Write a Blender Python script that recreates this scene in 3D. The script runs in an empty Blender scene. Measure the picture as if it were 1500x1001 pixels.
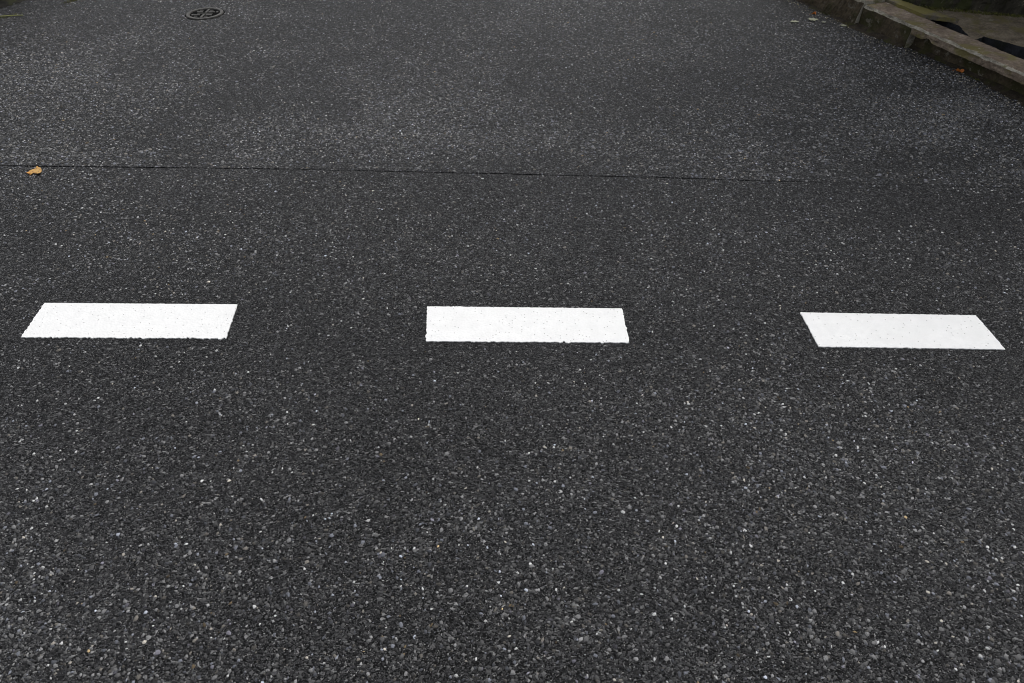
import bpy, bmesh, math, random
import numpy as np
from mathutils import Vector, noise, geometry

R = math.radians
scene = bpy.context.scene
C = scene.collection
random.seed(4)
rng = np.random.default_rng(11)

# ------------------------------------------------------------------ camera
CAM_H = 1.5
PITCH = math.atan(919 / 1000.0)
cam_d = bpy.data.cameras.new("camera")
cam_d.sensor_width = 36.0
cam_d.lens = 24.0
cam_d.clip_start = 0.05
cam_d.clip_end = 2000.0
cam = bpy.data.objects.new("camera", cam_d)
C.objects.link(cam)
cam.location = (0, 0, CAM_H)
cam.rotation_euler = (math.pi / 2 - PITCH, 0, 0)
scene.camera = cam

# ------------------------------------------------------------------ sky, sun, exposure
SUN_EL, SUN_AZ = R(62), R(35)          # azimuth clockwise from +Y
world = bpy.data.worlds.new("World")
scene.world = world
world.use_nodes = True
wn = world.node_tree.nodes
wl = world.node_tree.links
bg = wn["Background"]
sky = wn.new("ShaderNodeTexSky")
sky.sky_type = 'NISHITA'
sky.sun_disc = False
sky.sun_elevation = SUN_EL
sky.sun_rotation = SUN_AZ
sky.air_density = 1.0
sky.dust_density = 3.0
hs = wn.new("ShaderNodeHueSaturation")
hs.inputs["Saturation"].default_value = 0.22      # cloud-grey daylight
wl.new(sky.outputs[0], hs.inputs["Color"])
wl.new(hs.outputs[0], bg.inputs["Color"])
bg.inputs["Strength"].default_value = 0.13

sl = bpy.data.lights.new("sun", 'SUN')
sl.energy = 1.0
sl.angle = R(25)
sl.color = (1.0, 0.97, 0.93)
sun = bpy.data.objects.new("sun", sl)
C.objects.link(sun)
sun.rotation_euler = (math.pi / 2 - SUN_EL, 0, math.pi - SUN_AZ)

scene.view_settings.view_transform = 'Standard'
scene.view_settings.look = 'None'
scene.view_settings.gamma = 1.0
scene.view_settings.exposure = 0.33
scene.cycles.filter_width = 1.0


# ------------------------------------------------------------------ node helpers
class NT:
    def __init__(self, name):
        self.m = bpy.data.materials.new(name)
        self.m.use_nodes = True
        self.t = self.m.node_tree
        self.n = self.t.nodes
        self.l = self.t.links
        self.b = self.n["Principled BSDF"]
        tc = self.n.new("ShaderNodeTexCoord")
        self.co = tc.outputs["Object"]

    def set(self, key, v):
        s = self.b.inputs[key]
        self._in(s, v)

    def _in(self, s, v):
        if hasattr(v, "is_output") or isinstance(v, bpy.types.NodeSocket):
            self.l.new(v, s)
        elif isinstance(v, (tuple, list)):
            v = tuple(v)
            s.default_value = v + (1.0,) if (len(v) == 3 and s.type == 'RGBA') else v
        else:
            s.default_value = v

    def mapping(self, co, loc=(0, 0, 0), rot=(0, 0, 0), scale=(1, 1, 1)):
        n = self.n.new("ShaderNodeMapping")
        self._in(n.inputs["Vector"], co)
        n.inputs["Location"].default_value = loc
        n.inputs["Rotation"].default_value = rot
        n.inputs["Scale"].default_value = scale
        return n.outputs[0]

    def noise(self, co, scale, detail=3, rough=0.55, out="Fac", dist=0.0):
        n = self.n.new("ShaderNodeTexNoise")
        self._in(n.inputs["Vector"], co)
        n.inputs["Scale"].default_value = scale
        n.inputs["Detail"].default_value = detail
        n.inputs["Roughness"].default_value = rough
        n.inputs["Distortion"].default_value = dist
        return n.outputs[out]

    def voronoi(self, co, scale, feature='F1', dim='2D', rnd=1.0):
        n = self.n.new("ShaderNodeTexVoronoi")
        n.voronoi_dimensions = dim
        n.feature = feature
        self._in(n.inputs["Vector"], co)
        n.inputs["Scale"].default_value = scale
        n.inputs["Randomness"].default_value = rnd
        return n

    def math(self, op, a, b=0.0, c=0.0, clamp=False):
        n = self.n.new("ShaderNodeMath")
        n.operation = op
        n.use_clamp = clamp
        self._in(n.inputs[0], a)
        self._in(n.inputs[1], b)
        self._in(n.inputs[2], c)
        return n.outputs[0]

    def step(self, v, a, b, to0=0.0, to1=1.0):
        n = self.n.new("ShaderNodeMapRange")
        n.interpolation_type = 'SMOOTHSTEP'
        self._in(n.inputs["Value"], v)
        self._in(n.inputs["From Min"], a)
        self._in(n.inputs["From Max"], b)
        n.inputs["To Min"].default_value = to0
        n.inputs["To Max"].default_value = to1
        return n.outputs[0]

    def mix(self, f, a, b, mode='MIX'):
        n = self.n.new("ShaderNodeMix")
        n.data_type = 'RGBA'
        n.blend_type = mode
        self._in(n.inputs[0], f)
        self._in(n.inputs[6], a)
        self._in(n.inputs[7], b)
        return n.outputs[2]

    def ramp(self, v, stops):
        n = self.n.new("ShaderNodeValToRGB")
        self._in(n.inputs[0], v)
        cr = n.color_ramp
        while len(cr.elements) < len(stops):
            cr.elements.new(0.5)
        for e, (p, c) in zip(cr.elements, stops):
            e.position = p
            e.color = tuple(c) + (1.0,) if isinstance(c, (tuple, list)) else (c, c, c, 1.0)
        return n.outputs[0]

    def sep(self, c):
        n = self.n.new("ShaderNodeSeparateColor")
        self._in(n.inputs[0], c)
        return n.outputs

    def vadd(self, a, b, s):
        n = self.n.new("ShaderNodeVectorMath")
        n.operation = 'MULTIPLY_ADD'
        self._in(n.inputs[0], b)
        n.inputs[1].default_value = (s, s, s)
        self._in(n.inputs[2], a)
        return n.outputs[0]

    def bump(self, h, dist, strength=1.0, normal=None):
        n = self.n.new("ShaderNodeBump")
        self._in(n.inputs["Height"], h)
        n.inputs["Distance"].default_value = dist
        n.inputs["Strength"].default_value = strength
        if normal is not None:
            self.l.new(normal, n.inputs["Normal"])
        return n.outputs[0]


STONE_TONES = [(0.0, (.010, .010, .011)), (.3, (.022, .022, .023)), (.55, (.05, .05, .052)),
               (.8, (.085, .085, .087)), (.93, (.14, .14, .139)), (1.0, (.3, .3, .295))]


def asphalt(name, binder, cover_mid, cover_small, offs):
    t = NT(name)
    co = t.mapping(t.co, loc=offs)
    wob = t.noise(co, 160, 2, .6, out="Color")
    cw = t.vadd(co, wob, 0.0045)
    # slow patches where more stone or more bitumen lies at the surface
    patch = t.noise(co, 0.9, 3, .6)
    patch2 = t.noise(co, 4.5, 3, .6)
    rich = t.math('ADD', t.math('MULTIPLY_ADD', t.step(patch, .34, .66), .7, .3), t.math('MULTIPLY', t.math('SUBTRACT', patch2, .5), .9))

    def layer(scale, cover, rot, sx, sy, loc, lo, hi):
        c = t.mapping(cw, loc=loc, rot=(0, 0, rot), scale=(sx, sy, 1))
        v1 = t.voronoi(c, scale, 'F1')
        ve = t.voronoi(c, scale, 'DISTANCE_TO_EDGE')
        r = t.sep(v1.outputs["Color"])
        pick = t.math('LESS_THAN', r[0], t.math('MULTIPLY_ADD', rich, cover * .5, cover * .65))
        shape = t.step(ve.outputs["Distance"], lo, hi)
        return t.math('MULTIPLY', pick, shape), t.ramp(r[1], STONE_TONES), r[2]

    fine = t.noise(co, 900, 2, .7)
    base = t.mix(t.step(fine, .35, .75), tuple(b * .55 for b in binder), tuple(b * 1.7 for b in binder))
    m0, c0, q0 = layer(420, cover_small, .4, 1, 1.25, (1.3, 4.1, 0), .03, .12)
    m1, c1, q1 = layer(230, cover_mid * 1.1, 1.1, 1, 1.5, (.7, 9.1, 0), .05, .16)
    m2, c2, q2 = layer(104, cover_mid * .85, 2.3, 1, 1.4, (5.7, 3.3, 0), .10, .22)
    col = t.mix(m0, base, c0)
    col = t.mix(m1, col, c1)
    col = t.mix(m2, col, c2)
    tone = t.noise(co, .35, 2, .5)
    col = t.mix(1.0, col, t.ramp(tone, [(.3, (.9, .9, .9)), (.7, (1.1, 1.1, 1.12))]), 'MULTIPLY')
    t.set("Base Color", col)
    h = t.math('ADD', t.math('MULTIPLY', fine, .35), t.math('MULTIPLY', m0, .35))
    h = t.math('ADD', h, t.math('MULTIPLY', m1, .8))
    h = t.math('ADD', h, t.math('MULTIPLY', m2, 1.5))
    h = t.math('ADD', h, t.math('MULTIPLY', t.noise(co, 60, 3, .6), 1.5))
    t.set("Normal", t.bump(h, .0022, 1.0))
    t.set("Roughness", t.step(rich, -.2, 1.0, .5, .68))
    t.set("Specular IOR Level", t.math('MULTIPLY_ADD', t.math('MAXIMUM', m1, m2), .16, .09))
    return t.m


def stones_mat():
    t = NT("aggregate_stone")
    a = t.n.new("ShaderNodeVertexColor")
    a.layer_name = "tone"
    n1 = t.noise(t.co, 700, 3, .65)
    col = t.mix(1.0, a.outputs["Color"], t.ramp(n1, [(.3, .62), (.7, 1.3)]), 'MULTIPLY')
    t.set("Base Color", col)
    t.set("Roughness", .62)
    t.set("Specular IOR Level", .35)
    t.set("Normal", t.bump(n1, .0006, .8))
    return t.m


def paint_mat():
    t = NT("white_road_paint")
    n1 = t.noise(t.co, 28, 4, .6)
    n2 = t.noise(t.mapping(t.co, scale=(1, 1.6, 1)), 330, 2, .6)
    col = t.mix(t.step(n1, .3, .75), (.80, .80, .79), (.86, .86, .85))
    v = t.voronoi(t.co, 95, 'F1')
    pits = t.math('MULTIPLY', t.math('LESS_THAN', v.outputs["Distance"], .17),
                  t.math('LESS_THAN', t.sep(v.outputs["Color"])[0], .11))
    col = t.mix(t.math('MULTIPLY', pits, .65), col, (.22, .21, .2))
    grime = t.step(t.noise(t.co, 7, 5, .7), .52, .8)
    col = t.mix(t.math('MULTIPLY', grime, .26), col, (.52, .51, .49))
    t.set("Base Color", col)
    t.set("Roughness", .55)
    vs = t.voronoi(t.mapping(t.co, rot=(0, 0, .7), scale=(1, 1.3, 1)), 125, 'SMOOTH_F1')
    h = t.math('SUBTRACT', n2, pits)
    h = t.math('ADD', h, t.math('MULTIPLY', vs.outputs['Distance'], -1.6))
    t.set("Normal", t.bump(h, .0009, .7))
    return t.m


def grimy(name, a, b, moss, moss_amt=.5, pale=None, pale_amt=0., rough=.85, scale=9., stretch=(1, 1, 1), bump=.006):
    """weathered concrete / soil with moss patches"""
    t = NT(name)
    co = t.mapping(t.co, scale=stretch)
    n1 = t.noise(co, scale, 6, .65)
    n2 = t.noise(co, scale * 6, 5, .7)
    n3 = t.noise(t.mapping(co, loc=(3, 7, 2)), scale * .6, 5, .65)
    col = t.mix(t.step(n1, .3, .7), a, b)
    col = t.mix(1.0, col, t.ramp(n2, [(.25, .42), (.75, 1.55)]), 'MULTIPLY')
    col = t.mix(t.math('MULTIPLY', t.step(n3, .62 - .25 * moss_amt, .72 - .2 * moss_amt), .85), col, moss)
    if pale:
        n4 = t.noise(t.mapping(co, loc=(11, 1, 5)), scale * 2.2, 5, .7)
        col = t.mix(t.step(n4, .70 - .25 * pale_amt, .80 - .2 * pale_amt), col, pale)
    t.set("Base Color", col)
    t.set("Roughness", rough)
    t.set("Specular IOR Level", .25)
    h = t.math('ADD', n2, t.noise(co, scale * 25, 3, .7))
    t.set("Normal", t.bump(h, bump, .9))
    return t.m


def simple(name, a, b, scale=40, rough=.7, spec=.3, bump=.001, metal=0.0):
    t = NT(name)
    n1 = t.noise(t.co, scale, 4, .65)
    t.set("Base Color", t.mix(t.step(n1, .3, .7), a, b))
    t.set("Roughness", rough)
    t.set("Specular IOR Level", spec)
    t.set("Metallic", metal)
    t.set("Normal", t.bump(n1, bump, .8))
    return t.m


def yellow_leaf():
    t = NT("yellow_leaf")
    n1 = t.noise(t.co, 90, 4, .65)
    col = t.mix(t.step(n1, .35, .65), (.45, .22, .045), (.53, .33, .10))
    sx = t.n.new("ShaderNodeSeparateXYZ")
    t.l.new(t.co, sx.inputs[0])
    tip = t.math('ADD', sx.outputs[0], t.math('MULTIPLY', sx.outputs[1], 1.2))
    col = t.mix(t.step(tip, -.028, -.052), col, (.68, .27, .03))
    v = t.voronoi(t.co, 85, 'F1')
    spot = t.math('MULTIPLY', t.math('LESS_THAN', v.outputs["Distance"], .3), t.math('LESS_THAN', t.sep(v.outputs["Color"])[0], .35))
    col = t.mix(t.math('MULTIPLY', spot, .8), col, (.16, .07, .03))
    t.set("Base Color", col)
    t.set("Roughness", .55)
    t.set("Normal", t.bump(n1, .0015, .8))
    return t.m


M = dict(
    road=asphalt("road_asphalt", (.0045, .0045, .0048), .6, .4, (0, 0, 0)),
    side=asphalt("side_road_asphalt", (.0048, .0048, .0051), .66, .42, (13.7, 5.2, 0)),
    stone=stones_mat(),
    paint=paint_mat(),
    kerb_dark=grimy("mossy_shaded_concrete", (.038, .028, .017), (.088, .069, .044), (.036, .036, .011), .55, (.17, .155, .125), .55),  # moss and dirt, with the shade on the front faces painted in
    kerb_top=grimy("weathered_kerb_top", (.135, .102, .076), (.27, .215, .165), (.16, .14, .05), .5, (.48, .44, .37), .4),
    kerb_pale=grimy("pale_worn_concrete", (.24, .215, .17), (.46, .43, .36), (.16, .15, .07), .4, (.46, .44, .38), .5, scale=22),
    apron=grimy("dirty_concrete", (.10, .08, .058), (.22, .185, .135), (.13, .11, .045), .5, (.24, .22, .17), .3, scale=14),
    slab=grimy("mossy_slab", (.11, .095, .08), (.19, .165, .135), (.19, .165, .045), .75, (.3, .28, .2), .2),
    wall=grimy("damp_mossy_wall", (.02, .018, .013), (.06, .054, .041), (.034, .04, .010), .7, (.24, .22, .17), .38, scale=8, stretch=(2.2, 2.2, .8)),
    pit=simple("wet_drain", (.016, .018, .023), (.036, .040, .050), 14, .38, .5, .004),
    pit_wall=grimy("shaded_drain_side", (.010, .011, .013), (.034, .037, .044), (.012, .014, .008), .3, scale=12),  # shadow inside the drain gap painted in as a dark bluish tone
    silt=grimy("brown_silt", (.022, .017, .012), (.062, .049, .034), (.05, .05, .016), .4, (.16, .15, .12), .2, scale=22, bump=.008),
    soil=grimy("dark_soil", (.010, .009, .007), (.03, .027, .021), (.04, .045, .012), .5, scale=20, bump=.008),
    ground=grimy("earth", (.03, .027, .022), (.06, .055, .045), (.04, .045, .02), .5, scale=2),
    iron=simple("worn_cast_iron", (.042, .04, .036), (.095, .091, .082), 60, .6, .35, .002),
    iron_dark=simple("dark_cast_iron", (.003, .003, .003), (.007, .007, .007), 60, .9, .04, .002),
    bark=simple("bark", (.05, .04, .03), (.09, .075, .055), 30, .9, .2, .006),
    foliage=simple("foliage", (.03, .05, .012), (.07, .1, .025), 30, .6, .3, .001),
    grass=simple("dry_grass", (.2, .22, .07), (.34, .33, .14), 60, .7, .3, .001),
    green=simple("fresh_green", (.13, .19, .03), (.24, .30, .07), 60, .6, .3, .001),
    yellow=yellow_leaf(),
    orange=simple("orange_leaf", (.42, .10, .015), (.60, .24, .05), 120, .55, .4, .001),
    pale=simple("pale_leaf", (.2, .21, .14), (.31, .315, .225), 90, .6, .35, .001),
    moss=simple("moss", (.05, .055, .014), (.12, .12, .035), 90, .9, .2, .004),
)


# ------------------------------------------------------------------ object helpers
def link(o, parent=None):
    C.objects.link(o)
    if parent is not None:
        o.parent = parent
    return o


def tag(o, label=None, cat=None, group=None, kind=None):
    for k, v in (("label", label), ("category", cat), ("group", group), ("kind", kind)):
        if v:
            o[k] = v
    return o


def empty(name, loc, label, cat, group=None):
    o = bpy.data.objects.new(name, None)
    o.empty_display_size = .05
    o.location = loc
    link(o)
    return tag(o, label, cat, group)


def obj(name, bm, mat, parent=None, smooth=False, mats=None):
    me = bpy.data.meshes.new(name)
    bm.normal_update()
    bm.to_mesh(me)
    bm.free()
    for m in (mats or [mat]):
        me.materials.append(m)
    if smooth:
        me.polygons.foreach_set("use_smooth", [True] * len(me.polygons))
    return link(bpy.data.objects.new(name, me), parent)


def prism(bm, pts, z0, z1, mat_top=0, mat_side=0):
    """solid from an outline (counter-clockwise x, y points)"""
    a = [bm.verts.new((x, y, z0)) for x, y in pts]
    b = [bm.verts.new((x, y, z1)) for x, y in pts]
    f = bm.faces.new(b)
    f.material_index = mat_top
    bm.faces.new(list(reversed(a)))
    n = len(pts)
    for i in range(n):
        j = (i + 1) % n
        s = bm.faces.new((a[i], a[j], b[j], b[i]))
        s.material_index = mat_side
    return b


def wob(x, y, s, seed=0.0):
    return noise.noise(Vector((x * s, y * s, seed)))


def ragged(pts, step, amp, scale, seed):
    """subdivide a closed outline and roughen it"""
    out = []
    n = len(pts)
    for i in range(n):
        a = Vector(pts[i]).to_2d() if len(pts[i]) > 2 else Vector(pts[i])
        b = Vector(pts[(i + 1) % n])
        d = b - a
        L = d.length
        nn = Vector((d.y, -d.x)) / L
        k = max(1, int(L / step))
        for j in range(k):
            p = a + d * (j / k)
            w = min(j, k - j) / 2.0
            am = amp(i) if callable(amp) else amp
            lump = .45 + 2.2 * max(0, wob(p.x, p.y, scale * .35, seed + 9)) if callable(amp) else 1
            e = lump * (wob(p.x, p.y, scale, seed) + .7 * wob(p.x, p.y, scale * 2.7, seed + 5)) * am * min(1, .3 + w)
            out.append((p.x + nn.x * e, p.y + nn.y * e))
    return out


# ------------------------------------------------------------------ ground and roads
bm = bmesh.new()
bmesh.ops.create_grid(bm, x_segments=2, y_segments=2, size=400)
g = obj("ground", bm, M["ground"])
g.location.z = -.25
tag(g, "bare earth reaching away beyond the roads", "ground", kind="structure")

SEAM = [(-20, 3.9), (-6, 3.02), (-2.31, 2.804), (-.978, 2.773), (-.03, 2.73), (.75, 2.693), (.985, 2.675), (2.2, 2.605), (6, 2.42), (20, 1.7)]


def seam_line():
    out = []
    for (x0, y0), (x1, y1) in zip(SEAM, SEAM[1:]):
        fine_ = -4 < (x0 + x1) / 2 < 4.2
        k = max(1, int(abs(x1 - x0) / (.012 if fine_ else .5)))
        for j in range(k):
            f = j / k
            out.append((x0 + (x1 - x0) * f, y0 + (y1 - y0) * f))
    out.append(SEAM[-1])
    return out


def gap_at(x):
    if x < -1.6:
        w = .0085
    elif x < .4:
        w = .0072
    elif x < 1.0:
        w = .0085
    else:
        w = max(.0014, .0085 - (x - 1.0) * .02)
    return max(.0006, w * (1 + .6 * wob(x, 0, 5, 3.3) + .35 * wob(x, 0, 70, 8.3)))


sl_ = seam_line()
near_edge, far_edge = [], []
for x, y in sl_:
    e = .004 * wob(x, 0, 9, 1.1) + .0022 * wob(x, 0, 60, 2.2)
    gp = gap_at(x)
    near_edge.append((x, y + e - gp / 2 + .0012 * wob(x, 1, 110, 7)))
    far_edge.append((x, y + e + gp / 2 + .0012 * wob(x, 2, 110, 9)))


def kerb_y(x):
    return 4.277 + (.10 - (x - 2.393) * .946) / .325


def sheet(name, edge, yfar, mat, flip, label):
    # the asphalt stops under the kerb
    edge = [(x, min(y, kerb_y(x))) for x, y in edge]
    if yfar > 0:
        edge = [p for p in edge if kerb_y(p[0]) > p[1] + .001]
    b = bmesh.new()
    top = [b.verts.new((x, y, 0)) for x, y in edge]
    low = [b.verts.new((x, y, -.028)) for x, y in edge]
    far = [b.verts.new((x, min(yfar, kerb_y(x)), 0)) for x, y in edge]
    for i in range(len(edge) - 1):
        q = (top[i], top[i + 1], far[i + 1], far[i])
        s = (low[i], low[i + 1], top[i + 1], top[i])
        b.faces.new(q if flip else tuple(reversed(q)))
        b.faces.new(s if flip else tuple(reversed(s)))
    o = obj(name, b, mat)
    return tag(o, label, "road", kind="structure")


sheet("road", near_edge, -30, M["road"], False, "dark grey asphalt road carrying the white dashes")
sheet("side_road", far_edge, 40, M["side"], True, "older coarse asphalt beyond the thin crack")

# ------------------------------------------------------------------ road markings
DASH = [
    ([(-1.603, 1.650), (-.932, 1.644), (-.946, 1.818), (-1.614, 1.826)],
     "white painted dash with the most ragged lower edge, left of the other two"),
    ([(-.279, 1.631), (.380, 1.624), (.376, 1.796), (-.291, 1.807)],
     "white painted dash in the middle, between the other two dashes"),
    ([(.986, 1.605), (1.579, 1.592), (1.569, 1.760), (.980, 1.775)],
     "shortest white painted dash with cleaner edges, right of the other two"),
]
for k, (q, lab) in enumerate(DASH):
    amp = (lambda i: (.0075, .0026, .002, .0062)[i]) if k == 0 else \
          (lambda i: (.0058, .0032, .0024, .0045)[i]) if k == 1 else \
          (lambda i: (.0030, .0034, .002, .0032)[i])
    pts = ragged(q, .0025, amp, 80, k * 3.1)
    b = bmesh.new()
    top = prism(b, pts, -.001, .0034)
    o = obj("road_marking", b, M["paint"])
    tag(o, lab, "road marking", "white dashes of the broken line")


# ------------------------------------------------------------------ stones set in the asphalt
def in_dash(x, y):
    m = np.zeros(len(x), bool)
    for q, _ in DASH:
        xs = [p[0] for p in q]
        ys = [p[1] for p in q]
        m |= (x > min(xs) - .008) & (x < max(xs) + .008) & (y > min(ys) - .006) & (y < max(ys) + .006)
    return m


def lattice_noise(x, y, s, seed):
    r = np.random.default_rng(seed)
    T = r.random((64, 64))
    u, v = x * s + 31.7, y * s + 17.3
    i, j = np.floor(u).astype(int), np.floor(v).astype(int)
    fu, fv = u - i, v - j
    fu, fv = fu * fu * (3 - 2 * fu), fv * fv * (3 - 2 * fv)
    g_ = lambda a, b_: T[a % 64, b_ % 64]
    return (g_(i, j) * (1 - fu) * (1 - fv) + g_(i + 1, j) * fu * (1 - fv) + g_(i, j + 1) * (1 - fu) * fv + g_(i + 1, j + 1) * fu * fv)


def scatter_stones():
    n = 1420000
    y = rng.uniform(.15, 5.8, n)
    half = 1.6 + (y - .5) * .62
    x = rng.uniform(-4.9, 4.9, n)
    keep = np.abs(x) < half
    x, y = x[keep], y[keep]
    # size by a steep power law: many 3 mm chips, few 18 mm stones
    u = rng.random(len(x))
    d = .0034 * (1 - u) ** (-1 / 2.2)
    mid = rng.random(len(d)) < np.where(y < 1.5, .40, .25)
    d = np.where(mid, np.exp(rng.normal(math.log(.0088), .27, len(d))), d)
    d = np.where(d > .0165, .006 + .006 * rng.random(len(d)), d)
    big = rng.random(len(d)) < .020
    d = np.where(big, rng.uniform(.009, .0165, len(d)), d)
    seam_y = np.interp(x, [p[0] for p in SEAM], [p[1] for p in SEAM])
    far = y > seam_y
    d = np.where(far, np.maximum(d * 1.42, .0062), d)
    # patches of exposed stone against patches of bitumen
    p = .6 * lattice_noise(x, y, 1.3, 5) + .4 * lattice_noise(x, y, 4.0, 6)
    prob = np.clip((p - .18) * 1.8, .28, .9)
    # worn coarse patches on the far side of the crack
    for cx, cy, sx_, sy_ in ((-1.75, 3.02, .55, .25), (1.55, 3.1, .8, .5), (2.2, 3.3, .5, .4), (.35, 3.05, .5, .2), (-.5, 3.1, .4, .25)):
        prob += .75 * np.exp(-((x - cx) / sx_) ** 2 - ((y - cy) / sy_) ** 2) * far * np.clip(lattice_noise(x, y, 3.1, 21) * 2.2 - .6, 0, 1)
    prob += np.clip((1.25 - y) * .5, 0, .35)
    # smooth dark strip just this side of the crack at the right
    prob *= 1 - .8 * np.exp(-((x - 2.0) / .8) ** 2 - ((y - 2.43) / .17) ** 2)
    prob *= 1 - .42 * np.exp(-((y - 1.85) / .45) ** 2)
    prob *= np.where(far, np.clip(.5 + .5 * lattice_noise(x, y, 1.1, 9) - .3 * np.clip((y - 3.8) / 1.0, 0, 1), .12, 1.4), .95)
    prob *= .8
    # stones thinned round the dashes to imitate a dark halo
    for q, _ in DASH:
        dx = np.maximum(np.maximum(q[3][0] - x, x - q[1][0]), 0)
        dy = np.maximum(np.maximum(q[0][1] - y, y - q[2][1]), 0)
        prob *= 1 - .65 * np.exp(-(np.hypot(dx, dy) / .06) ** 2)
    # the smallest chips are left to the asphalt material far off
    small = (d < .0038 + np.clip(y - 1.6, 0, 4) * .0010)
    keep = (rng.random(len(x)) < prob) & ~small & ~in_dash(x, y) & (np.abs(y - seam_y) > .006)
    kerb_n = (x - 2.393) * .946 + (y - 4.277) * .325
    keep &= kerb_n < .03
    man = (x + 2.085) ** 2 + (y - 4.92) ** 2
    keep &= man > .13 ** 2
    x, y, d, far = x[keep], y[keep], d[keep], far[keep]
    n = len(x)
    K = 6
    ang = (np.arange(K)[None, :] + rng.uniform(-.38, .38, (n, K))) * (2 * math.pi / K)
    asp = rng.uniform(.42, .95, n)
    rot = rng.uniform(0, math.pi, n)
    rad = rng.uniform(.62, 1.18, (n, K)) * (d / 2)[:, None]
    lx, ly = np.cos(ang) * rad, np.sin(ang) * rad * asp[:, None]
    cr, sr = np.cos(rot)[:, None], np.sin(rot)[:, None]
    ox, oy = lx * cr - ly * sr, lx * sr + ly * cr
    hgt = np.minimum(d * rng.uniform(.05, .22, n), .0022) + .0003
    tilt = rng.uniform(-.12, .12, (n, 2))
    ins = rng.uniform(.6, .85, (n, 1))
    V = np.zeros((n, 2 * K, 3), np.float32)
    V[:, :K, 0] = x[:, None] + ox
    V[:, :K, 1] = y[:, None] + oy
    V[:, :K, 2] = -.0006
    V[:, K:, 0] = x[:, None] + ox * ins
    V[:, K:, 1] = y[:, None] + oy * ins
    V[:, K:, 2] = hgt[:, None] + ox * ins * tilt[:, :1] + oy * ins * tilt[:, 1:]
    V[:, K:, 2] = np.maximum(V[:, K:, 2], .0002)
    base = (np.arange(n) * 2 * K)[:, None]
    quads = np.stack([np.stack([np.full(n, i), np.full(n, (i + 1) % K), np.full(n, K + (i + 1) % K), np.full(n, K + i)], 1) for i in range(K)], 1)
    quads = quads + base[:, :, None]
    tops = np.arange(K, 2 * K)[None, :] + base
    loops = np.concatenate([quads.reshape(n, -1), tops], 1).reshape(-1).astype(np.int32)
    sizes = np.tile(np.array([4] * K + [K], np.int32), n)
    starts = np.concatenate([[0], np.cumsum(sizes)[:-1]]).astype(np.int32)
    me = bpy.data.meshes.new("road_aggregate")
    me.vertices.add(n * 2 * K)
    me.vertices.foreach_set("co", V.reshape(-1))
    me.loops.add(len(loops))
    me.loops.foreach_set("vertex_index", loops)
    me.polygons.add(len(sizes))
    me.polygons.foreach_set("loop_start", starts)
    # each stone's own mineral colour
    lum = np.exp(rng.normal(math.log(.072), .7, n))
    bright = rng.random(n) < np.where(d > .0062, .058, np.where(far, .03, .036))
    lum = np.where(bright, rng.uniform(.22, .66, n), np.clip(lum, .015, .3))
    lum = np.where(far & ~bright, lum * 1.02, lum)
    lum = np.where(d > .013, np.clip(lum, .05, .2), lum)
    lum = np.where(bright & (d < .0052), lum * .55, lum)
    tint = np.ones((n, 3))
    r = rng.random(n)
    tint[r < .16] = (.92, .97, 1.12)
    tint[(r > .16) & (r < .26)] = (1.08, 1.0, .88)
    tint[(r > .26) & (r < .29)] = (.95, .93, 1.1)
    tint[r > .996] = (1.35, 1.0, .55)
    col = np.ones((n, 2 * K, 4), np.float32)
    col[:, :, :3] = (lum[:, None] * tint)[:, None, :]
    at = me.color_attributes.new("tone", 'FLOAT_COLOR', 'POINT')
    at.data.foreach_set("color", col.reshape(-1))
    me.update(calc_edges=True)
    me.validate()
    me.materials.append(M["stone"])
    o = link(bpy.data.objects.new("road_aggregate", me))
    tag(o, "grey and white stone chips showing in the asphalt", "stone chips", kind="stuff")
    print("stones", n)


scatter_stones()

# ------------------------------------------------------------------ manhole cover
mh = empty("manhole_cover", (-2.085, 4.92, 0), "small round iron cover with pale worn rim set in the far asphalt", "manhole cover")


def ring(bm, r0, r1, z0, z1, n=64):
    vs = []
    for i in range(n):
        a = 2 * math.pi * i / n
        c, s = math.cos(a), math.sin(a)
        vs.append([bm.verts.new((r * c, r * s, z)) for r, z in ((r1, z0), (r1 - .002, z1), (r0 + .002, z1), (r0, z0))])
    for i in range(n):
        a, b = vs[i], vs[(i + 1) % n]
        for j in range(3):
            bm.faces.new((a[j], b[j], b[j + 1], a[j + 1]))


b = bmesh.new()
ring(b, .098, .121, -.004, .0075)
obj("frame", b, M["iron"], mh, smooth=False)
b = bmesh.new()
bmesh.ops.create_circle(b, cap_ends=True, segments=64, radius=.0975)
bmesh.ops.translate(b, verts=b.verts, vec=(0, 0, .0012))
# cast blocks: a cross, then blocks turned one way or the other between its arms
cast = [(-.05, -.005, .05, .006), (-.006, -.088, .006, -.016), (-.006, .018, .006, .088)]
for qx in (-1, 1):
    for qy in (-1, 1):
        cast += [(qx * .040 - .024, qy * .031 - .006, qx * .040 + .016, qy * .031 + .006),
                 (qx * .034 - .018, qy * .063 - .006, qx * .034 + .002, qy * .063 + .006)]
        if qx * qy > 0:
            cast.append((qx * .074 - .006, qy * .031 - .012, qx * .074 + .006, qy * .031 + .012))
for x0, y0, x1, y1 in cast:
    prism(b, [(x0, y0), (x1, y0), (x1, y1), (x0, y1)], -.001, .006, 1, 1)
obj("lid", b, None, mh, mats=[M["iron_dark"], M["iron"]])
# the thin joint round it where the asphalt has shrunk away
b = bmesh.new()
ring(b, .1212, .1285, .0005, .0012)
obj("joint", b, M["iron_dark"], mh)

# ------------------------------------------------------------------ kerb
KO = Vector((2.393, 4.277, 0))
KT = Vector((.325, -.946, 0)).normalized()     # along the kerb, towards the camera
KN = Vector((.946, .325, 0)).normalized()      # away from the road


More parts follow.
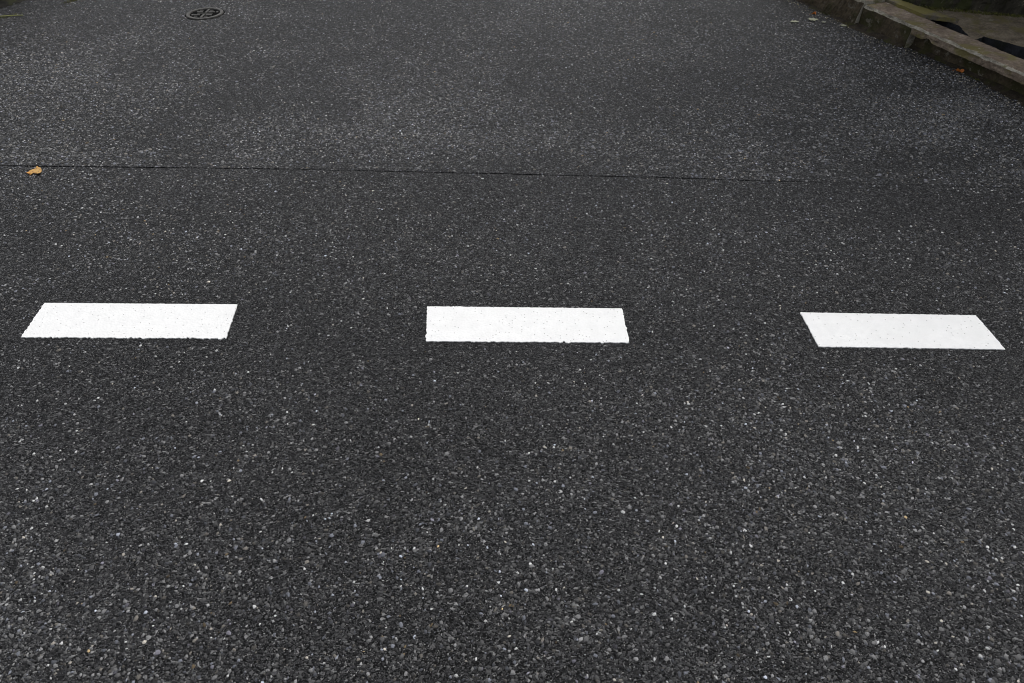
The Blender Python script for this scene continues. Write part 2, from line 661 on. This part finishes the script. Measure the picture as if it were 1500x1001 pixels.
def kerb_block(name, a0, a1, profile, label, seed, foot=None, chip=None, rough=.004):
    """profile: list of (n, z, material) round the section, road side first"""
    root = empty(name, KO + KT * a0, label, "kerb", "concrete kerb blocks along the road edge")
    mats = [M["kerb_dark"], M["kerb_top"], M["kerb_pale"]]
    b = bmesh.new()
    L = a1 - a0
    k = max(4, int(L / .012))
    rows = []
    for i in range(k + 1):
        a = L * i / k
        rr = []
        for j, (n_, z, m_) in enumerate(profile):
            nn, zz = n_, z
            if foot and j == 0:
                nn += foot(a0 + a)
            if chip:
                dn, dz = chip(a0 + a, j)
                nn += dn
                zz += dz
            w1 = wob(a + seed * 3, j * 1.7 + n_ * 4, 14, seed) + .6 * wob(a + seed, j * 3.1, 60, seed + 2)
            w2 = wob(a + seed * 5, j * 2.3 + z * 4, 12, seed + 9) + .6 * wob(a, j * 1.3, 55, seed + 4)
            ch = max(0, wob(a + seed, 3.3, 11, seed + 6) - .18) * .045 + max(0, wob(a, 7.7, 38, seed + 8) - .25) * .02
            if m_ == 2 and j > 0:
                nn += ch * .7
                zz -= ch * .45
            p = KT * a + KN * (nn + 1.5 * rough * w1) + Vector((0, 0, zz + rough * .9 * w2))
            rr.append(b.verts.new(p))
        rows.append(rr)
    nprof = len(profile)
    for i in range(k):
        for j in range(nprof - 1):
            f = b.faces.new((rows[i][j], rows[i][j + 1], rows[i + 1][j + 1], rows[i + 1][j]))
            f.material_index = profile[j][2]
    for rr, flip in ((rows[0], True), (rows[-1], False)):
        f = b.faces.new(rr if not flip else list(reversed(rr)))
        f.material_index = 2
    bmesh.ops.recalc_face_normals(b, faces=b.faces)
    obj("block", b, None, root, mats=mats)
    return root


def sub(p, q, m, k):
    return [(p[0] + (q[0] - p[0]) * i / k, p[1] + (q[1] - p[1]) * i / k, m) for i in range(k)]


# far worn block, slightly higher than its neighbour
prof_c = sub((-.03, -.01), (0, .135), 0, 6) + sub((0, .135), (.014, .150), 2, 1) + sub((.014, .150), (.165, .150), 1, 6) + [(.165, .150, 0), (.165, 0, 0)]
kerb_block("kerb_block", -3.6, -.43, prof_c, "worn pale kerb block at the top edge, beside the pale fallen leaves", 1.7, rough=.009)
prof_l = sub((-.0, -.01), (0, .116), 0, 6) + sub((0, .116), (.012, .130), 2, 2) + sub((.012, .130), (.165, .130), 1, 6) + [(.165, .130, 0), (.165, 0, 0)]
kerb_block("kerb_block", -.423, 0, prof_l, "short dark kerb block with pale end face, beside the mossy slab", 4.2,
           foot=lambda a: -.06 * max(0, -a / .423) ** 1.2)
prof_r = sub((.05, -.01), (.05, .084), 0, 5) + sub((.05, .084), (0, .084), 0, 1) + sub((0, .084), (0, .120), 1, 3) + sub((0, .120), (.012, .130), 2, 2) + sub((.012, .130), (.165, .130), 1, 6) + [(.165, .130, 0), (.165, 0, 0)]


def chip_r(a, j):
    if 5 <= j <= 7 and .10 < a < .17:
        s = math.sin((a - .10) / .07 * math.pi)
        return (.004 * s, .014 * s if j <= 6 else .006 * s)
    return (0, 0)


kerb_block("kerb_block", .004, 3.4, prof_r, "long kerb block with overhanging lip and dark brown face, beside the open drain", 7.9, chip=chip_r, rough=.0035)


# silt gathered along the kerb foot
def silt(a0, a1, n0, seed, width):
    b = bmesh.new()
    k = int((a1 - a0) / .015)
    rows = []
    for i in range(k + 1):
        a = a0 + (a1 - a0) * i / k
        w = width(a) * (1 + .5 * wob(a, 0, 9, seed) + .35 * wob(a, 0, 40, seed))
        rr = []
        for j in range(6):
            f = j / 5
            h = .02 * f ** 1.6 * (1 + .5 * wob(a, f, 25, seed + 2)) - .002 * (1 - f)
            p = KO + KT * a + KN * (n0 - w * (1 - f)) + Vector((0, 0, h))
            rr.append(b.verts.new(p))
        rows.append(rr)
    for i in range(k):
        for j in range(5):
            b.faces.new((rows[i][j], rows[i][j + 1], rows[i + 1][j + 1], rows[i + 1][j]))
    bmesh.ops.recalc_face_normals(b, faces=b.faces)
    o = obj("silt", b, M["silt"], smooth=True)
    return o


tag(silt(.0, 1.9, .052, 3.3, lambda a: .03 + .05 * min(1, max(0, (a - .45) / .4))), "brown silt along the foot of the long lipped kerb block", "silt", kind="stuff")
tag(silt(-1.9, -.01, -.004, 5.3, lambda a: (.055 * max(0, -a / .423) ** 1.2 if a > -.43 else .03) + .028), "thin dark silt along the foot of the short kerb block and the worn one", "silt", kind="stuff")

# ------------------------------------------------------------------ slab, apron, drain and wall behind the kerb
Z = .118


def kp(a, n):
    p = KO + KT * a + KN * n
    return (p.x, p.y)


def flat(name, pts, z0, z1, mat, seed, amp=.006):
    b = bmesh.new()
    pp = ragged(pts, .012, amp, 30, seed)
    n = len(pp)
    xs, ys = [p[0] for p in pp], [p[1] for p in pp]
    pts2 = [Vector(p) for p in pp]
    gx = min(xs)
    while gx < max(xs):
        gy = min(ys)
        while gy < max(ys):
            if gx < 3.9 and gy > 3.3:
                pts2.append(Vector((gx + random.uniform(-.006, .006), gy + random.uniform(-.006, .006))))
            gy += .02
        gx += .02
    vv, _, ff, _, _, _ = geometry.delaunay_2d_cdt(pts2, [], [list(range(n))], 1, 1e-6)
    hv = lambda x, y: z1 + .006 * wob(x, y, 6, seed) + .004 * wob(x, y, 22, seed + 1) + .002 * wob(x, y, 60, seed + 2)
    tv = [b.verts.new((p.x, p.y, hv(p.x, p.y))) for p in vv]
    for f in ff:
        b.faces.new([tv[i] for i in f])
    rim = [e for e in b.edges if len(e.link_faces) == 1]
    r = bmesh.ops.extrude_edge_only(b, edges=rim)
    for f in r['geom']:
        if isinstance(f, bmesh.types.BMFace):
            f.material_index = 1
    for v in r["geom"]:
        if isinstance(v, bmesh.types.BMVert):
            v.co.z = z0
    bmesh.ops.recalc_face_normals(b, faces=b.faces)
    return obj(name, b, None, mats=[mat, M['pit_wall']])


# the drain bed between kerb and apron
b = bmesh.new()
prism(b, [kp(.16, .168), kp(3.4, .168), kp(3.4, .60), kp(.16, .60)], -.109, .062)
prism(b, [kp(-.9, .10), kp(3.4, .10), kp(3.4, .60), kp(-.9, .60)], -.2, -.11)
bmesh.ops.recalc_face_normals(b, faces=b.faces)
o = obj("drain_bed", b, M["pit"])
tag(o, "dark bluish drain bed seen through the gap behind the kerb", "drain")

APRON = [(2.69, 4.33), (2.688, 4.28), (2.655, 4.098), (2.680, 4.080), (2.755, 4.140), (2.800, 4.075), (2.880, 3.945),
         (3.05, 3.62), (3.6, 2.6), (5.5, 2.9), (5.5, 5.2), (2.3, 6.2), kp(-1.9, .172), kp(-.16, .172), kp(-.13, .27)]
o = flat("apron", APRON, -.105, Z, M["apron"], 2.0)
tag(o, "brown stained concrete apron between the drain and the mossy wall", "apron", kind="structure")

SLAB = [kp(-.10, .172), (2.698, 4.345), (2.60, 4.53), (2.46, 4.80), (2.28, 5.2), kp(-.98, .172)]
b = bmesh.new()
prism(b, ragged(SLAB, .012, .006, 30, 8.8), Z + .004, Z + .028)
bmesh.ops.recalc_face_normals(b, faces=b.faces)
o = obj("drain_cover", b, M["slab"])
tag(o, "concrete slab with yellow moss lying behind the kerb, its end over a dark gap", "drain cover")

# wall: rough face, a batter, many small bumps
b = bmesh.new()
W0, W1 = Vector((2.50, 4.712, Z - .02)), Vector((5.0, 3.93, Z - .02))
wd = (W1 - W0)
wn_ = Vector((wd.y, -wd.x, 0)).normalized()      # towards the camera
nx_, nz_ = 150, 60
H = 1.3
grid = []
for i in range(nx_ + 1):
    col = []
    for j in range(nz_ + 1):
        u, v = i / nx_, (j / nz_) ** 1.5
        p = W0 + wd * u
        z = v * H
        e = .035 * wob(u * 2.7, z, 5, 1.0) + .018 * wob(u * 2.7, z, 16, 2.0) + .01 * wob(u * 2.7, z, 45, 3.0)
        col.append(b.verts.new(p + wn_ * (e - .1 * v) + Vector((0, 0, z))))
    grid.append(col)
back = []
for i in range(nx_ + 1):
    p = W0 + wd * (i / nx_) - wn_ * 2.2
    back.append((b.verts.new(p + Vector((0, 0, H))), b.verts.new(p)))
for i in range(nx_):
    for j in range(nz_):
        b.faces.new((grid[i][j], grid[i + 1][j], grid[i + 1][j + 1], grid[i][j + 1]))
    b.faces.new((grid[i][-1], grid[i + 1][-1], back[i + 1][0], back[i][0]))
    b.faces.new((back[i][0], back[i + 1][0], back[i + 1][1], back[i][1]))
for i in (0, nx_):
    b.faces.new([v for v in grid[i]] + [back[i][0], back[i][1]])
bmesh.ops.recalc_face_normals(b, faces=b.faces)
o = obj("wall", b, M["wall"])
tag(o, "dark damp mossy wall rising behind the concrete apron", "wall")


def tufts(name, spots, mat, label, hmin, hmax, blades, width=.004):
    b = bmesh.new()
    for (x, y, z) in spots:
        for _ in range(blades):
            a = random.uniform(0, 2 * math.pi)
            h = random.uniform(hmin, hmax)
            lean = random.uniform(.3, 1.1) * h
            px, py = x + random.gauss(0, .012), y + random.gauss(0, .008)
            dx, dy = math.cos(a), math.sin(a)
            w = width * random.uniform(.6, 1.2)
            pts = []
            for s in (0, .5, 1):
                q = Vector((px + dx * lean * s * s, py + dy * lean * s * s, z + h * s * (1 - .3 * s)))
                ww = w * (1 - s * .9)
                pts.append((b.verts.new(q + Vector((-dy, dx, 0)) * ww), b.verts.new(q - Vector((-dy, dx, 0)) * ww)))
            for s in (0, 1):
                b.faces.new((pts[s][0], pts[s][1], pts[s + 1][1], pts[s + 1][0]))
    o = obj(name, b, mat)
    return tag(o, label, "moss" if "moss" in name else "grass", kind="stuff")


sp = []
for _ in range(420):
    u = random.random()
    p = W0 + wd * u + wn_ * random.gauss(.02, .012)
    sp.append((p.x, p.y, Z - .002))
tufts("moss_tuft", sp, M["moss"], "low green moss along the foot of the dark wall", .006, .022, 7, .004)
sp = []
for _ in range(60):
    a = random.uniform(-.95, -.16)
    x, y = kp(a, .172 + random.gauss(.14, .025))
    sp.append((x, y, .137))

# ------------------------------------------------------------------ leaves
def leaf_mesh(L, W, fold, curl, lobes, seed, twist=0.0, fan=False):
    """a leaf along +x with toothed outline, folded at the midrib and curled along its length"""
    b = bmesh.new()
    nu, nv = 22, 8
    grid_ = []
    for i in range(nu + 1):
        u = i / nu
        prof = math.sin(math.pi * min(1, max(0, u)) ** .8) ** .75
        prof *= 1 + lobes * math.cos(u * 19 + seed)
        if fan:
            prof = .06 + .94 * min(1, u * 1.25) ** .85
        row_ = []
        for j in range(-nv, nv + 1):
            v = j / nv
            y = v * W / 2 * prof
            x = (u - .5) * L
            if fan:
                x -= u ** 2 * L * (.32 * v * v - .05 * math.cos(v * 9) + .16 * math.exp(-(v / .12) ** 2))
            z = abs(y) * math.tan(fold) + curl * ((u - .5) ** 2) * L * 2 + .05 * W * wob(u * 3 + seed, v * 2, 1.6, seed)
            z += twist * (u - .5) * y * 8
            row_.append(b.verts.new((x, y, z)))
        grid_.append(row_)
    for i in range(nu):
        for j in range(2 * nv):
            b.faces.new((grid_[i][j], grid_[i + 1][j], grid_[i + 1][j + 1], grid_[i][j + 1]))
    bmesh.ops.remove_doubles(b, verts=b.verts, dist=1e-6)
    zmin = min(v.co.z for v in b.verts)
    th = .0006
    bmesh.ops.translate(b, verts=b.verts, vec=(0, 0, -zmin + .001))
    r = bmesh.ops.extrude_face_region(b, geom=list(b.faces))
    bmesh.ops.translate(b, verts=[v for v in r["geom"] if isinstance(v, bmesh.types.BMVert)], vec=(0, 0, th))
    bmesh.ops.recalc_face_normals(b, faces=b.faces)
    return b


def stalk_mesh(pts, r):
    b = bmesh.new()
    rings = []
    for i, p in enumerate(pts):
        p = Vector(p)
        d = (Vector(pts[min(i + 1, len(pts) - 1)]) - Vector(pts[max(i - 1, 0)])).normalized()
        s = d.cross(Vector((0, 0, 1))).normalized()
        u = s.cross(d)
        rr = r * (1 - .5 * i / len(pts))
        rings.append([b.verts.new(p + (s * math.cos(k * math.pi / 3) + u * math.sin(k * math.pi / 3)) * rr) for k in range(6)])
    for i in range(len(rings) - 1):
        for k in range(6):
            b.faces.new((rings[i][k], rings[i][(k + 1) % 6], rings[i + 1][(k + 1) % 6], rings[i + 1][k]))
    return b


def leaf(loc, rz, L, W, fold, curl, mat, label, lobes=.08, seed=0., stalk=.3, tilt=(0, 0), group=None, twist=0., z=.001, fan=False):
    root = empty("fallen_leaf", (loc[0], loc[1], z), label, "leaf", group)
    root.rotation_euler = (tilt[0], tilt[1], rz)
    obj("blade", leaf_mesh(L, W, fold, curl, lobes, seed, twist, fan), mat, root, smooth=True)
    if stalk:
        z0 = .002 + curl * .25 * L * 2
        obj("stalk", stalk_mesh([(-L * .49, 0, z0), (-L * .6, .1 * L * stalk, z0 * .8), (-L * (.5 + stalk), .3 * L * stalk, .002)], L * .016), mat, root)
    return root


# broad yellow leaf, outline in metres
LEAF = [(-.0348, -.023), (-.024, -.0075), (-.0150, .0055), (-.004, .0125), (.005, .0175), (.0105, .030), (.0155, .0325), (.021, .026),
        (.0305, .0170), (.0345, 0), (.0350, -.008), (.0318, -.020), (.0265, -.0315), (.016, -.0335), (.005, -.0300), (-.0025, -.0215),
        (-.0060, -.0225), (-.0092, -.0290), (-.020, -.0305), (-.030, -.0275)]
root = empty("fallen_leaf", (-2.126, 2.752, .004), "broad yellow leaf with brown spots lying beside the thin crack", "leaf")
b = bmesh.new()
LEAF = [(x - .515 * y, y) for x, y in LEAF]
out = ragged(LEAF, .002, .0012, 300, 4.4)
pts2 = [Vector(p) for p in out]
for i in range(36):
    for j in range(24):
        pts2.append(Vector((-.054 + .003 * i, -.035 + .003 * j)))
vv, _, ff, _, _, _ = geometry.delaunay_2d_cdt(pts2, [], [list(range(len(out)))], 1, 1e-7)


def leaf_z(x, y):
    fold = .10 * abs((x + .004) * .85 + (y + .02) * .2)
    return fold + .0022 * wob(x, y, 45, 2) + 1.6 * (y + .005) ** 2 + .0012 * wob(x, y, 140, 3)


tv = [b.verts.new((p.x, p.y, leaf_z(p.x, p.y))) for p in vv]
for f in ff:
    b.faces.new([tv[i] for i in f])
r = bmesh.ops.extrude_face_region(b, geom=list(b.faces))
bmesh.ops.translate(b, verts=[v for v in r["geom"] if isinstance(v, bmesh.types.BMVert)], vec=(0, 0, .0006))
bmesh.ops.recalc_face_normals(b, faces=b.faces)
obj("blade", b, M["yellow"], root, smooth=True)
obj("stalk", stalk_mesh([(.007, -.020, .002), (.005, -.033, .002), (.000, -.042, .0005)], .0012), M["yellow"], root)
leaf((2.045, 4.905), R(20), .034, .024, .5, .4, M["orange"], "small orange leaf at the kerb foot near the pale leaves", .05, 4.0, .5, twist=.4)
leaf((2.545, 3.895), R(-15), .042, .024, .5, .5, M["orange"], "red brown leaf against the foot of the long lipped kerb block", .05, 6.0, .4, twist=.4)
PL = [((1.865, 4.745), 5, .060, .034, "pale leaf farthest from the kerb, first of the scattered pale leaves"),
      ((2.000, 4.785), -8, .066, .05, "largest pale leaf, second from the left of the scattered pale leaves"),
      ((2.055, 4.735), 0, .030, .02, "smallest pale leaf, right beside the largest one"),
      ((2.160, 4.665), -20, .040, .034, "pale leaf lying nearest the camera among the scattered pale leaves"),
      ((2.215, 4.748), 10, .042, .016, "narrow whitish leaf lying closest to the kerb foot")]
for i, (p, a, L, W, lab) in enumerate(PL):
    leaf(p, R(a), L, W, .06, .04, M["pale"], lab, .26, i * 1.7, 0, group="pale leaves scattered by the kerb", z=.005)
leaf((2.93, 4.405), R(10), .035, .014, .1, .05, M["pale"], "tiny whitish leaf lying on the brown concrete apron", .05, 9.0, 0, z=Z + .002)
leaf((2.235, 4.775), R(-25), .075, .035, .25, .1, M["pale"], "yellowish leaf lying on top of the kerb at the upper frame edge", .06, 8.0, 0, z=.153)

# ------------------------------------------------------------------ verge at the far left
def left_verge():
    e0, e1 = Vector((-3.55, 5.03)), Vector((-3.38, 5.32))
    d = (e1 - e0).normalized()
    nn = Vector((-d.y, d.x))
    b = bmesh.new()
    rows = []
    k = 110
    for i in range(k + 1):
        s = -1.2 + 4.5 * i / k
        e = .02 * wob(s, 0, 7, 4) + .01 * wob(s, 0, 25, 5)
        rr = []
        for j in range(14):
            f = j / 13
            q = e0 + d * s + nn * (e * (1 - f) + f * 2.2)
            h = .001 + .03 * min(1, f * 7) + .012 * wob(q.x, q.y, 14, 2) * min(1, f * 5)
            rr.append(b.verts.new((q.x, q.y, h)))
        rows.append(rr)
    for i in range(k):
        for j in range(13):
            b.faces.new((rows[i][j], rows[i + 1][j], rows[i + 1][j + 1], rows[i][j + 1]))
    bmesh.ops.recalc_face_normals(b, faces=b.faces)
    o = obj("verge", b, M["soil"], smooth=True)
    tag(o, "dark bare soil verge along the asphalt edge", "verge", kind="structure")
    sp_ = []
    for _ in range(160):
        s = random.uniform(-1, 2.5)
        q = Vector((-3.42, 4.83)) + (Vector((-3.10, 5.23)) - Vector((-3.42, 4.83))) * random.uniform(-.3, 1.2) + nn * random.gauss(0, .014)
        if wob(q.x, q.y, 6, 3) < .1:
            continue
        sp_.append((q.x, q.y, .002))
    tufts("moss_edge", sp_, M["moss"], "thin broken line of moss on the asphalt near the soil verge", .003, .008, 5, .003)


left_verge()


def shade_shrub(loc, rad, n, label, base_h):
    root = empty("shade_shrub", loc, label, "shade_shrub")
    b = bmesh.new()
    for _ in range(n):
        v = Vector((random.gauss(0, 1), random.gauss(0, 1), random.gauss(0, 1))).normalized()
        r_ = random.random() ** .35
        q = Vector((v.x * rad[0] * r_, v.y * rad[1] * r_, base_h + rad[2] + v.z * rad[2] * r_))
        if wob(q.x, q.y + q.z, 3.5, 2) < -.25:
            continue
        s = random.uniform(.018, .035)
        ax = Vector((random.gauss(0, 1), random.gauss(0, 1), random.gauss(0, .6))).normalized()
        bx = ax.cross(Vector((random.gauss(0, 1), random.gauss(0, 1), random.gauss(0, 1)))).normalized()
        p4 = [q + ax * s, q + bx * s * .45, q - ax * s, q - bx * s * .45]
        b.faces.new([b.verts.new(p) for p in p4])
    obj("crown", b, M["foliage"], root)
    for k in range(5):
        a = k * 1.256
        obj("stem", stalk_mesh([(0.04 * math.cos(a), .04 * math.sin(a), 0), (rad[0] * .3 * math.cos(a), rad[1] * .3 * math.sin(a), base_h + rad[2] * .6),
                                (rad[0] * .55 * math.cos(a), rad[1] * .55 * math.sin(a), base_h + rad[2] * 1.3)], .018), M["bark"], root)
    return root


shade_shrub((-3.98, 5.45, .02), (.6, .5, .5), 12000, "dense green bush mostly out of view, set low to shade the verge", .04)  # mostly out of view, placed low so its shade darkens the corner
shade_shrub((3.3, 5.15, 1.38), (1.0, .6, .6), 14000, "unseen green bush on the mossy wall, added to shade the kerb corner", .2)  # out of view, added as an occluder for the kerb corner

# a pale dry grass stem and a fresh sprig at the verge
gs = tag(obj("grass_blade", stalk_mesh([(-3.52, 4.815, .008), (-3.42, 4.835, .012), (-3.34, 4.865, .009), (-3.30, 4.885, .004)], .0035), M["grass"]),
         "pale dry grass stem lying across the asphalt edge", "grass blade")
leaf((-3.12, 5.235), R(15), .06, .045, .2, .1, M["green"], "fresh green leaf at the edge of the soil verge", .08, 3.0, .3, z=.006)

# ------------------------------------------------------------------ tree out of view behind the wall, added to shade the kerb
def shade_tree(loc, label):
    root = empty("shade_tree", loc, label, "shade_tree")
    pts = [(0, 0, -.3), (-.03, -.02, .8), (-.1, -.05, 1.8), (-.22, -.06, 2.8)]
    obj("trunk", stalk_mesh(pts, .11), M["bark"], root, smooth=True)
    for k in range(6):
        a = k * 1.05 + .3
        obj("limb", stalk_mesh([(-.12, -.05, 1.7 + .1 * k), (-.2 + .5 * math.cos(a), -.1 + .5 * math.sin(a), 2.2 + .1 * k), (-.3 + 1.0 * math.cos(a), -.1 + 1.0 * math.sin(a), 2.7 + .12 * k)], .045), M["bark"], root)
    b = bmesh.new()
    clumps = [Vector((random.gauss(-.6, .6), random.gauss(-.35, .6), random.uniform(2.1, 3.6))) for _ in range(46)]
    for cl in clumps:
        for _ in range(260):
            q = cl + Vector((random.gauss(0, .2), random.gauss(0, .2), random.gauss(0, .12)))
            s_ = random.uniform(.03, .05)
            ax = Vector((random.gauss(0, 1), random.gauss(0, 1), random.gauss(0, .5))).normalized()
            bx = ax.cross(Vector((random.gauss(0, .5), random.gauss(0, .5), 1))).normalized()
            b.faces.new([b.verts.new(p) for p in (q + ax * s_, q + bx * s_ * .5, q - ax * s_, q - bx * s_ * .5)])
    obj("crown", b, M["foliage"], root)
    return root


shade_tree((4.15, 5.6, 1.36), "unseen leafy crown behind the mossy wall, added to shade the kerb")

# ------------------------------------------------------------------ moss and grit gathered along the kerb
sp = []
for _ in range(150):
    a = random.uniform(-1.6, 1.1)
    n0 = -.012 - (.06 * max(0, -a / .423) ** 1.2 if -.43 < a < 0 else .03) if a < 0 else .02
    x, y = kp(a, n0 + random.gauss(0, .008))
    if wob(x, y, 7, 4) > .05:
        sp.append((x, y, .001))
tufts("moss_tuft", sp, M["moss"], "small moss tufts in the joint between the asphalt and the kerb foot", .004, .012, 6, .003)
b = bmesh.new()
for _ in range(420):
    a = random.uniform(-1.6, 1.3)
    x, y = kp(a, (-.05 if a < 0 else .0) - abs(random.gauss(0, .05)))
    r_ = random.uniform(.002, .006)
    vs = [b.verts.new((x + r_ * random.uniform(.6, 1) * math.cos(k * 1.257), y + r_ * random.uniform(.6, 1) * math.sin(k * 1.257), .0008)) for k in range(5)]
    tp = b.verts.new((x + random.uniform(-.3, .3) * r_, y, .001 + r_ * random.uniform(.4, .9)))
    for k in range(5):
        b.faces.new((vs[k], vs[(k + 1) % 5], tp))
o = obj("grit", b, M["kerb_pale"])
tag(o, "loose pale grit scattered along the kerb foot", "grit", kind="stuff")
